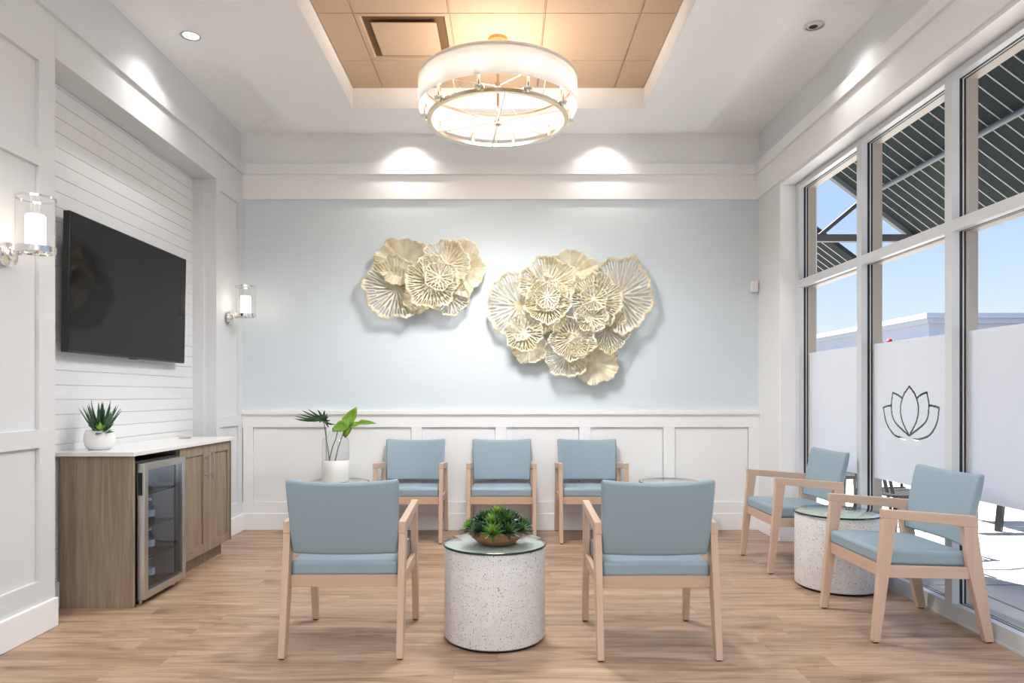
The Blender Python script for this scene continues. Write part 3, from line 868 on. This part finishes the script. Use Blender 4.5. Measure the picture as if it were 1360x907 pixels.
# ------------------------------------------------------------------ sconces
def make_sconce():
    t = thing('wall_sconce', '', 'wall lamp', group='nickel wall sconces')
    rx = Matrix.Rotation(R(90), 4, 'Y')
    bm = B(); lathe(bm, [(0, 0), (.057, 0), (.060, .006), (.056, .018), (.030, .022), (.026, .030), (0, .030)], 40, mat4=rx); obj('wall_plate', bm, M['chrome'], t, smooth=True, auto=40)
    bm = B(); tube(bm, [(.02, 0, 0), (.04, 0, .008), (.06, 0, .02)], .013, 14); lathe(bm, [(0, -.018), (.022, -.018), (.022, .018), (0, .018)], 20, (.046, 0, .014)); box(bm, .05, .07, -.012, .012, .006, .034); obj('arm', bm, M['chrome'], t, smooth=True, auto=40)
    c = (.138, 0, 0)
    bm = B(); lathe(bm, [(.070, .006), (.086, .006), (.086, .034), (.082, .034), (.082, .012), (.070, .012)], 56, c, close=True)
    for a in range(4): beam(bm, (c[0]+.02*math.cos(a*1.571+.785), .02*math.sin(a*1.571+.785), .012), (c[0]+.078*math.cos(a*1.571+.785), .078*math.sin(a*1.571+.785), .012), .01, .007)
    lathe(bm, [(0, -.004), (.012, -.004), (.014, .004), (.040, .010), (.043, .026), (0, .026)], 32, c)
    obj('cup_ring', bm, M['chrome'], t, smooth=True, auto=40)
    bm = B(); lathe(bm, [(.0805, .014), (.0805, .262)], 56, c); obj('glass_cylinder', bm, thin, t, smooth=True)
    bm = B(); lathe(bm, [(.079, .258), (.0845, .258), (.0845, .268), (.079, .268)], 56, c, close=True); obj('top_ring', bm, M['chrome'], t, smooth=True, auto=40)
    bm = B(); lathe(bm, [(0, .024), (.038, .024), (.041, .030), (.041, .178), (.038, .184), (.034, .186), (0, .186)], 40, c); obj('opal_shade', bm, M['opal'], t, smooth=True, auto=50)
    return t
thin = thin_glass('sconce_glass', (.97, .97, .96), .8, 1.45)
SC = make_sconce(); SC.location = (XL, 3.21, 1.862); SC['label'] = 'nickel wall sconce on the white panelling nearest the camera, left of television'
dup(SC, (XL, 5.80, 1.858), 0, 'nickel wall sconce between the television alcove and the blue wall')
def lamp(name, typ, loc, e, col, **k):
    l = bpy.data.lights.new(name, typ); l.energy = e; l.color = col
    for a, b_ in k.items():
        if a != 'rot': setattr(l, a, b_)
    o = bpy.data.objects.new(name, l); COL.objects.link(o); o.location = loc
    if 'rot' in k: o.rotation_euler = k['rot']
    return o
lamp('fridge_light', 'POINT', (-2.3, 4.126, .775), .8, (.85, .92, 1), shadow_soft_size=.02)
# ------------------------------------------------------------------ chandelier
cx, cy = -.055, 4.63
t = thing('chandelier', 'round white drum-shade chandelier with polished candle ring under the tan tiles', 'chandelier', (cx, cy, 3.05))
def ringp(bm, r0, r1, z0, z1, seg=96): lathe(bm, [(r0, z0), (r1, z0), (r1, z1), (r0, z1)], seg, close=True)
bm = B(); lathe(bm, [(.534, .082), (.536, .280)], 96); obj('drum_shade', bm, M['shade'], t, smooth=True, solid=.003, auto=60)
bm = B(); ringp(bm, .520, .533, .255, .267); obj('upper_ring', bm, M['gold'], t, smooth=True, auto=40)
bm = B(); ringp(bm, .448, .478, .0, .024); obj('lower_ring', bm, M['gold'], t, smooth=True, auto=40, bevel=.002)
bm = B(); tube(bm, [(0, 0, -.01), (0, 0, .55)], .009, 14); obj('stem', bm, M['gold'], t, smooth=True)
bm = B(); lathe(bm, [(0, -.028), (.012, -.026), (.028, -.016), (.028, .012), (.014, .022), (0, .022)], 28); obj('lower_hub', bm, M['gold'], t, smooth=True, auto=40)
bm = B(); lathe(bm, [(0, .238), (.022, .240), (.022, .266), (0, .268)], 24); obj('upper_hub', bm, M['gold'], t, smooth=True, auto=40)
bm = B(); lathe(bm, [(0, .566), (.068, .566), (.064, .546), (.02, .538), (0, .538)], 40); obj('canopy', bm, mat('brass_canopy', (.60, .42, .20), .3, 1.), t, smooth=True, auto=40)
for i in range(6):
    a = R(30+60*i+6)
    bm = B(); beam(bm, (.02*math.cos(a), .02*math.sin(a), .006), (.445*math.cos(a), .445*math.sin(a), .008), .012, .008); obj('lower_spoke', bm, M['gold'], t)
for i in range(3):
    a = R(75+120*i)
    bm = B(); tube(bm, [(.02*math.cos(a), .02*math.sin(a), .25), (.524*math.cos(a), .524*math.sin(a), .258)], .004, 8); obj('upper_spoke', bm, M['gold'], t, smooth=True)
for i in range(5):
    a = R(20+72*i)
    bm = B(); tube(bm, [(.46*math.cos(a), .46*math.sin(a), .015), (.526*math.cos(a), .526*math.sin(a), .258)], .0025, 8); obj('hanger_rod', bm, M['gold'], t, smooth=True)
for i in range(10):
    a = R(36*i+5); x, y = .488*math.cos(a), .488*math.sin(a)
    bm = B(); lathe(bm, [(0, .006), (.009, .008), (.012, .018), (.031, .024), (.033, .032), (.0125, .032), (.0125, .11), (0, .11)], 24, (x, y, 0)); box(bm, x*.96-.006, x*.96+.006, y*.96-.006, y*.96+.006, .008, .016)
    c_ = obj('candle_holder', bm, M['gold'], t, smooth=True, auto=40)
    bm = B(); lathe(bm, [(0, .108), (.008, .110), (.016, .13), (.0165, .145), (.008, .172), (0, .182)], 18, (x, y, 0)); obj('bulb', bm, M['bulb'], c_, smooth=True)

lamp('chandelier_glow', 'POINT', (cx, cy, 3.17), 13., (1, .88, .76), shadow_soft_size=.11)
lamp('chandelier_downglow', 'SPOT', (cx, cy, 3.03), 115., (.98, .985, 1.), shadow_soft_size=.30, spot_size=R(164), spot_blend=.7)

# ------------------------------------------------------------------ wall art
def disc(bm, c, rx, rz, depth, tilt, slots=True, seed=0, ruf=.05, nT=56):
    """a ruffled cup of metal with slots cut between branching ribs; faces -Y; c is its centre on the wall side"""
    rnd = random.Random(seed); nth = nT*5
    fr = sorted({.0, .10, .17, .24, .32, .40, .44, .5, .56, .62, .66, .72, .78, .84, .89, .94, 1.0})
    ph = [rnd.uniform(0, 6.28) for _ in range(5)]
    lob = [1 + .05*math.sin(5*a+ph[0]) + .04*math.sin(9*a+ph[1]) + .022*math.sin(23*a+ph[2]) + .012*math.sin(nT*a) for a in (2*math.pi*i/nth for i in range(nth))]
    Mt = Matrix.Rotation(tilt[0], 3, 'X') @ Matrix.Rotation(tilt[1], 3, 'Z')
    rings = []
    for f_ in fr:
        ring = []
        for i in range(nth):
            a = 2*math.pi*i/nth; wob = .018*math.sin(nT/2*a+ph[3]) if f_ > .2 else 0
            k = 1+(lob[i]-1)*f_
            p = Vector((rx*f_*k*math.cos(a+wob*.3), -depth*(f_**1.7) - ruf*rx*f_**2*(math.sin(7*a+ph[4])+.6*math.sin(13*a+ph[2])), rz*f_*k*math.sin(a+wob*.3)))
            ring.append(bm.verts.new(Mt @ p + Vector(c)))
            if f_ == 0: break
        rings.append(ring)
    def cut(i, f0, f1):
        if not slots: return f0 > .84 and (i % 35) == 0
        m_ = (f0+f1)/2; i20 = i % 20; i10 = i % 10
        d0 = min(i20, 20-i20); d10 = abs(i20-10); d5 = abs(i10-5)
        if .15 < m_ < .42: return d0 <= 3
        if .42 < m_ < .66: return d0 <= 2 or d10 <= 2
        if .66 < m_ < .90: return d0 <= 1 or d10 <= 1 or (d5 <= 1 and m_ > .7)
        if .90 < m_ < .95: return d5 == 0
        return False
    for q in range(len(fr)-1):
        a, b_ = rings[q], rings[q+1]
        for i in range(nth):
            j = (i+1) % nth
            if len(a) == 1: bm.faces.new([a[0], b_[j], b_[i]]); continue
            if cut(i, fr[q], fr[q+1]): continue
            bm.faces.new([a[i], a[j], b_[j], b_[i]])

def art(name, label, discs, anchor):
    ax, az = anchor
    t = thing(name, label, 'wall sculpture', (ax, YB, az), group='cream metal flower wall sculptures')
    bm = B()
    for n_, (px, py, rx, ry, off, sl) in enumerate(discs):
        Y = YB-off; s = Y/907
        X, Z = (px-672)*s, 1.2-(py-525)*s
        rxm, rzm = rx*s, ry*s
        db = B()
        cxp, czp = X-ax, Z-az
        tx = (Z-az)*.35; tz = (X-ax)*.35
        disc(db, (cxp, -off+.0, czp), rxm, rzm, .30*rxm+.014, (R(-1)*tx*30, R(1)*tz*30), sl, seed=n_*7+int(px), ruf=.045, nT=(56 if rx > 27 else 40 if rx > 20 else 28))
        o = obj('petal_disc', db, M['petal'], t, smooth=True, solid=.0022, auto=80)
        tube(bm, [(cxp, .0, czp), (cxp, -off+.002, czp)], .006, 8)
        xs_.append((cxp, czp))
    obj('mounting_rods', bm, M['petal'], t, smooth=True)
    return t
xs_ = []
s_ = 6.05/907
art('flower_sculpture', 'smaller cream metal flower sculpture on the blue wall, upper left', [
    (527, 384, 42, 41, .045, True), (537, 350, 38, 31, .030, False), (612, 357, 31, 38, .040, False),
    (592, 352, 32, 32, .085, True), (556, 397, 20, 20, .075, False), (597, 394, 27, 26, .070, True),
    (574, 376, 35, 35, .120, True), (583, 368, 19, 19, .165, True)], ((563-672)*s_, 1.2-(372-525)*s_))
art('flower_sculpture', 'larger cream metal flower sculpture on the blue wall, right of centre', [
    (690, 406, 42, 46, .035, True), (757, 364, 36, 29, .030, False), (822, 393, 42, 51, .045, True),
    (789, 482, 31, 28, .035, False), (727, 380, 38, 37, .080, True), (703, 462, 24, 21, .050, False),
    (725, 420, 29, 24, .075, False), (696, 442, 25, 26, .115, True), (753, 472, 31, 29, .075, True), (806, 438, 28, 32, .080, True),
    (790, 400, 35, 36, .100, True), (727, 402, 30, 29, .140, True), (727, 394, 17, 17, .175, True), (760, 450, 31, 29, .135, True),
    (768, 461, 14, 13, .175, True), (785, 422, 22, 20, .160, True), (788, 397, 18, 17, .165, True)], ((757-672)*s_, 1.2-(425-525)*s_))

# ------------------------------------------------------------------ small fittings
t = thing('recessed_light', 'lit round recessed downlight in the left side ceiling', 'ceiling light', (-2.05, 4.44, ZC), group='recessed downlights')
bm = B(); lathe(bm, [(.045, .0), (.062, -.001), (.062, -.006), (.050, -.006), (.045, .0)], 40); obj('trim_ring', bm, M['chrome'], t, smooth=True, auto=40)
bm = B(); lathe(bm, [(0, -.002), (.048, -.002)], 32); obj('lens', bm, M['lens'], t)
t2 = thing('recessed_light', 'unlit round recessed downlight in the right side ceiling', 'ceiling light', (1.95, 4.32, ZC), group='recessed downlights')
bm = B(); lathe(bm, [(.050, .0), (.062, -.001), (.062, -.007), (.050, -.007)], 40); obj('trim_ring', bm, M['chrome'], t2, smooth=True, auto=40)
bm = B(); lathe(bm, [(0, -.001), (.050, -.001)], 32); obj('reflector', bm, M['lensoff'], t2)
bm = B(); lathe(bm, [(0, -.0022), (.026, -.0022)], 32, (0, .012, 0)); obj('aperture', bm, M['dark'], t2)
for (x, y, s) in ((-2.03, 5.84, 'left'), (2.03, 5.84, 'right')):
    bm = B(); lathe(bm, [(0, -.009), (.042, -.008), (.044, -.002), (.044, 0), (0, 0)], 40, (x, y, ZC)); o = obj('sprinkler_cover', bm, M['ceil'], smooth=True, auto=40)
    tag(o, 'white round sprinkler cover in the back %s corner of the ceiling' % s, 'sprinkler', 'sprinkler covers')
t = thing('motion_sensor', 'small white sensor box on the blue wall near the window corner', 'sensor', (2.215, YB, 2.17))
bm = B(); box(bm, -.03, .03, -.045, 0, -.05, .05); obj('housing', bm, M['plastic'], t, bevel=.008)
bm = B(); box(bm, -.018, .018, -.047, -.044, -.035, -.005); obj('sensor_lens', bm, M['ceramic'], t, bevel=.002)
# added fill spots out of frame with no known fixture; they brighten the room
def downlight(x, y, z, e, spot=110, blend=.8, rot=(0, 0, 0), col=(.96, .98, 1.), fixture=True):
    lamp('downlight_and_fill_beam', 'SPOT', (x, y, z-.015), e, col, spot_size=R(spot), spot_blend=blend, shadow_soft_size=.05, rot=rot)

# ------------------------------------------------------------------ exterior
GZ = -.05
bm = B(); box(bm, 2.56, 12, -12, 30, GZ-.2, GZ); o = struct('floor', bm, M['concrete'])
bm = B(); box(bm, 12, 90, -40, 140, GZ-.22, GZ-.02); box(bm, 2.56, 12, 30, 140, GZ-.22, GZ-.02); o = struct('floor', bm, M['asphalt'])
# patio canopy
t = thing('patio_canopy', 'dark slatted patio canopy roof seen through the upper window panes', 'canopy', (4.0, 3.0, GZ))
def T(x, y, z): return (x-4.0, y-3.0, z-GZ)
def rz_(x): return 4.13-.752*(x-4.30)
yA, yB2 = -4.0, 9.0; xa, xb = 2.75, 5.42
bm = B()
v = [T(xa, yA, rz_(xa)), T(xb, yA, rz_(xb)), T(xb, yB2, rz_(xb)), T(xa, yB2, rz_(xa))]
lo = [bm.verts.new(p) for p in v]; hi = [bm.verts.new((p[0], p[1], p[2]+.10)) for p in v]
bm.faces.new(lo); bm.faces.new(hi[::-1])
for i in range(4): bm.faces.new([lo[i], lo[(i+1) % 4], hi[(i+1) % 4], hi[i]])
obj('roof_deck', bm, M['roofdark'], t)
bm = B(); y = yB2-.17
while y > -.5:
    beam(bm, T(xa, y, rz_(xa)-.003), T(xb, y, rz_(xb)-.003), .011, .008); y -= .167
obj('deck_seams', bm, M['roofline'], t)
bm = B(); beam(bm, T(xa, yB2+.03, rz_(xa)+.02), T(xb, yB2+.03, rz_(xb)+.02), .07, .14); obj('rake_board', bm, M['purlin'], t)
bm = B(); beam(bm, T(3.0, 8.96, 3.26), T(5.42, 8.96, 3.26), .08, .09); obj('tie_beam', bm, M['beam'], t)
bm = B(); beam(bm, T(4.12, 8.96, 3.30), T(4.72, 8.96, 3.80), .05, .05); obj('brace', bm, M['beam'], t)
bm = B(); tube(bm, [T(4.67, yA, rz_(4.67)-.08), T(4.67, yB2, rz_(4.67)-.08)], .03, 10); obj('purlin', bm, M['purlin'], t, smooth=True)
for y in (5.6, 3.6):
    bm = B(); beam(bm, T(xa+.1, y, rz_(xa+.1)-.05), T(xb-.1, y, rz_(xb-.1)-.05), .06, .09); obj('rafter', bm, M['purlin'], t)
bm = B()
for y in (-3.5, 1.0, 8.96): box(bm, 5.34-4, 5.44-4, y-.05-3, y+.05-3, 0, 3.3)
# posts stand hidden behind the mullions in the photo only partly; keep just the end one near the eave, out of sight line
bm.free()
# second canopy farther away
t = thing('far_canopy', 'farther dark slatted canopy seen low in the far upper window pane', 'canopy', (7.0, 16.2, GZ))
def T2(x, y, z): return (x-7.0, y-16.2, z-GZ)
def r2(x): return 4.78-.75*(x-7.64)
bm = B(); v = [T2(6.6, 21, r2(6.6)), T2(8.4, 21, r2(8.4)), T2(8.4, 16, r2(8.4)), T2(6.6, 16, r2(6.6))]
lo = [bm.verts.new(p) for p in v]; hi = [bm.verts.new((p[0], p[1], p[2]+.12)) for p in v]
bm.faces.new(lo); bm.faces.new(hi[::-1])
for i in range(4): bm.faces.new([lo[i], lo[(i+1) % 4], hi[(i+1) % 4], hi[i]])
obj('roof_deck', bm, M['roofdark'], t)
bm = B()
for i in range(12): y = 16.3+i*.3; beam(bm, T2(6.6, y, r2(6.6)-.003), T2(8.4, y, r2(8.4)-.003), .03, .01)
obj('deck_seams', bm, M['roofline'], t)
bm = B(); beam(bm, T2(6.6, 20.9, 4.1), T2(8.4, 20.9, 4.1), .1, .2); obj('tie_beam', bm, M['purlin'], t)
for x, y in ((8.3, 20.9), (7.0, 17.0)):
    bm = B(); box(bm, x-7-.06, x-7+.06, y-16.2-.06, y-16.2+.06, 0, r2(x)-GZ); obj('post', bm, M['beam'], t)
# far building
t = thing('building', 'long flat-roofed white building beyond the parking area', 'building', (26, 36, GZ))
bm = B(); box(bm, 18.6-26, 60-26, 30-36, 60-36, 0, 4.6); obj('walls', bm, M['stucco'], t)
bm = B(); box(bm, 18.45-26, 60.1-26, 29.85-36, 60.1-36, 4.40, 4.62); box(bm, 18.3-26, 60.2-26, 29.7-36, 60.2-36, 4.62, 4.84); obj('parapet', bm, M['stucco'], t)
bm = B(); rnd = random.Random(9)
def hg(u, v, w): return (11.9+u*(.42-.06*(w+1))+rnd.uniform(-.05, .05), 21+v*8+rnd.uniform(-.05, .05), GZ+(w+1)*.84+rnd.uniform(-.05, .04)*(w+1))
gridbox(bm, 5, 80, 10, hg); o = obj('hedge', bm, M['hedge'], smooth=True, auto=30); tag(o, 'dark hedge added outside to darken the cut lotus lines', 'hedge')  # hedge added as dark backing so the cut lines read dark
# red flowering shrub
t = thing('flowering_shrub', 'red flowering shrub outside, just above the frosted film', 'shrub', (11.25, 20, GZ))
bm = B(); rnd = random.Random(5)
for i in range(90):
    a = rnd.uniform(0, 6.28); r = rnd.uniform(0, .42); z = rnd.uniform(1.6, 2.72)
    leaf(bm, (r*math.cos(a), r*math.sin(a), z), rnd.uniform(0, 6.28), rnd.uniform(0, 1.2), .22, .14, .2, mi=0)
for c_ in ((-.02, 0, 2.84), (-.30, 0, 2.72), (.18, 0, 2.72)): lathe(bm, [(0, -.08), (.06, -.05), (.085, 0), (.06, .05), (0, .08)], 12, c_)
obj('blossoms', bm, M['red'], t, smooth=True)
bm = B(); tube(bm, [(0, 0, 0), (.02, 0, 1.0), (0, 0, 2.0)], .05, 8, r1=.02); obj('trunk', bm, M['stem'], t, smooth=True)
# patio furniture
def patio_chair(name, label, x, y, rz):
    t = thing(name, label, 'patio chair', (x, y, GZ), rz, 'bronze patio chairs')
    bm = B()
    for i in range(9): box(bm, -.22, .22, -.22+i*.052, -.22+i*.052+.034, .43, .442)
    box(bm, -.235, -.215, -.24, .24, .415, .45); box(bm, .215, .235, -.24, .24, .415, .45)
    obj('seat', bm, M['bronze'], t)
    for sx in (-1, 1):
        for sy in (-1, 1):
            bm = B(); beam(bm, (sx*.22, sy*.22, .44), (sx*.27, sy*.28, 0), .03, .03); obj('leg', bm, M['bronze'], t)
        bm = B(); tube(bm, [(sx*.25, -.23, .43), (sx*.27, -.24, .63), (sx*.27, .0, .66), (sx*.25, .24, .62)], .014, 8); obj('armrest', bm, M['bronze'], t, smooth=True)
    bm = B()
    for i in range(7): beam(bm, (-.2+i*.066, .23, .46), (-.2+i*.066, .33, .88), .03, .01)
    beam(bm, (-.24, .33, .88), (.24, .33, .88), .03, .04); obj('backrest', bm, M['bronze'], t)
patio_chair('patio_chair', 'dark slatted metal chair outside, seen under the lotus film', 3.30, 5.72, R(100))
patio_chair('patio_chair', 'dark slatted metal chair outside, seen under the farthest film', 3.55, 7.05, R(100))
t = thing('patio_table', 'dark metal table outside with a slanted leg, seen right of the window armchair', 'patio table', (5.05, 6.75, GZ))
bm = B()
for i in range(10): box(bm, -.6, .6, -.6+i*.12, -.6+i*.12+.10, .70, .72)
box(bm, -.62, .62, -.62, -.60, .68, .73); box(bm, -.62, .62, .60, .62, .68, .73); obj('tabletop', bm, M['bronze'], t)
for sx in (-1, 1):
    for sy in (-1, 1):
        bm = B(); beam(bm, (sx*.40, sy*.40, .70), (sx*.52, sy*.47, 0), .05, .05); obj('leg', bm, M['bronze'], t)

# ------------------------------------------------------------------ light
SUNCOL = (1., .96, .90)
sun = lamp('sun', 'SUN', (-10, 10, 20), 14.0, SUNCOL, angle=R(.6))
d = Vector((.28, -.62, -.73)).normalized()
sun.rotation_euler = d.to_track_quat('-Z', 'Y').to_euler()

w = bpy.data.worlds.new('sky'); S.world = w; w.use_nodes = True
N = w.node_tree.nodes; L = w.node_tree.links; N.clear()
o_ = N.new('ShaderNodeOutputWorld'); bg = N.new('ShaderNodeBackground'); tc = N.new('ShaderNodeTexCoord'); sx = N.new('ShaderNodeSeparateXYZ')
L.new(tc.outputs['Generated'], sx.inputs[0])
rp = N.new('ShaderNodeValToRGB'); L.new(sx.outputs['Z'], rp.inputs['Fac'])
for e, (p, c) in zip([rp.color_ramp.elements[0], rp.color_ramp.elements[1], rp.color_ramp.elements.new(.22), rp.color_ramp.elements.new(.08)],
                     [(0., (.86, .91, .98)), (1., (.17, .34, .78)), (.22, (.43, .61, .95)), (.08, (.70, .82, .98))]):
    pass
els = rp.color_ramp.elements
for e, (p, c) in zip(els, [(0., (.80, .86, .93)), (.08, (.60, .71, .89)), (.22, (.40, .56, .88)), (1., (.20, .36, .80))]):
    e.position = p; e.color = (*c, 1)
L.new(rp.outputs[0], bg.inputs[0]); bg.inputs[1].default_value = .645; L.new(bg.outputs[0], o_.inputs[0])

# wall-wash spots
def aim(o, target):
    o.rotation_euler = (Vector(target)-o.location).to_track_quat('-Z', 'Y').to_euler()
for x in ((540-672)*5.95/907, (803-672)*5.95/907):
    l = lamp('art_spot', 'SPOT', (x, 5.93, ZC-.012), 14, (1, .92, .84), spot_size=R(118), spot_blend=1., shadow_soft_size=.03); aim(l, (x, 6.06, 1.0))
l = lamp('downlight_and_fill_beam', 'SPOT', (-2.05, 4.44, ZC-.012), 20, (1, .97, .94), spot_size=R(110), spot_blend=1., shadow_soft_size=.04); aim(l, (-2.35, 4.44, 2.2))
l = lamp('downlight_and_fill_beam', 'SPOT', (1.95, 4.32, ZC-.012), 9, (1, .97, .94), spot_size=R(100), spot_blend=1., shadow_soft_size=.04); aim(l, (2.3, 4.32, 2.6))
# fill panels added behind the camera and unseen fill spots, all to brighten the room
FIX = []
def panel(x, y, w_, h_, e, col=(.95, .975, 1.)):
    t = thing('fill_panel', 'added white fill light panel on the ceiling behind the viewpoint', 'ceiling light', (x, y, ZS), group='added fill panels behind the viewpoint')
    bm = B(); box(bm, -w_/2, w_/2, -h_/2, h_/2, -.012, -.004); obj('fill_lens', bm, M['fill_glow'], t)
    bm = B(); e_ = .02
    box(bm, -w_/2-e_, w_/2+e_, -h_/2-e_, -h_/2, -.014, 0); box(bm, -w_/2-e_, w_/2+e_, h_/2, h_/2+e_, -.014, 0); box(bm, -w_/2-e_, -w_/2, -h_/2, h_/2, -.014, 0); box(bm, w_/2, w_/2+e_, -h_/2, h_/2, -.014, 0)
    obj('frame', bm, M['white'], t)
    l = lamp('fill_panel_glow', 'AREA', (x, y, ZS-.02), e, col, shape='RECTANGLE', size=w_, size_y=h_)  # fill light added under an unseen part of the ceiling
for x in (-1.1, 1.1):
    for y in (-.6, -2.4): panel(x, y, 1.2, 1.2, 12)
for x in (-2.05, 1.95):
    for y, e_ in ((2.2, 36), (.2, 16 if x < 0 else 44)): downlight(x, y, ZC, e_, 130, .9)
downlight(-.05, 2.6, ZTILE, 30, 150, .9)  # added fill spot overhead, no lamp known there

# ------------------------------------------------------------------ camera
cam = bpy.data.cameras.new('camera'); cam.lens = 24.0; cam.sensor_width = 36; cam.sensor_fit = 'HORIZONTAL'
cam.shift_x = 8/1360; cam.shift_y = 71.5/1360; cam.clip_start = .05; cam.clip_end = 400
co = bpy.data.objects.new('camera', cam); COL.objects.link(co); co.location = (0, 0, 1.2); co.rotation_euler = (R(90), 0, 0)
S.camera = co
S.view_settings.view_transform = 'Standard'; S.view_settings.look = 'None'; S.view_settings.exposure = 1.02; S.view_settings.gamma = 1
S.view_settings.use_curve_mapping = False
S.cycles.max_bounces = 10; S.cycles.diffuse_bounces = 5; S.cycles.transparent_max_bounces = 12
S.cycles.use_denoising = True; S.cycles.sample_clamp_indirect = 6
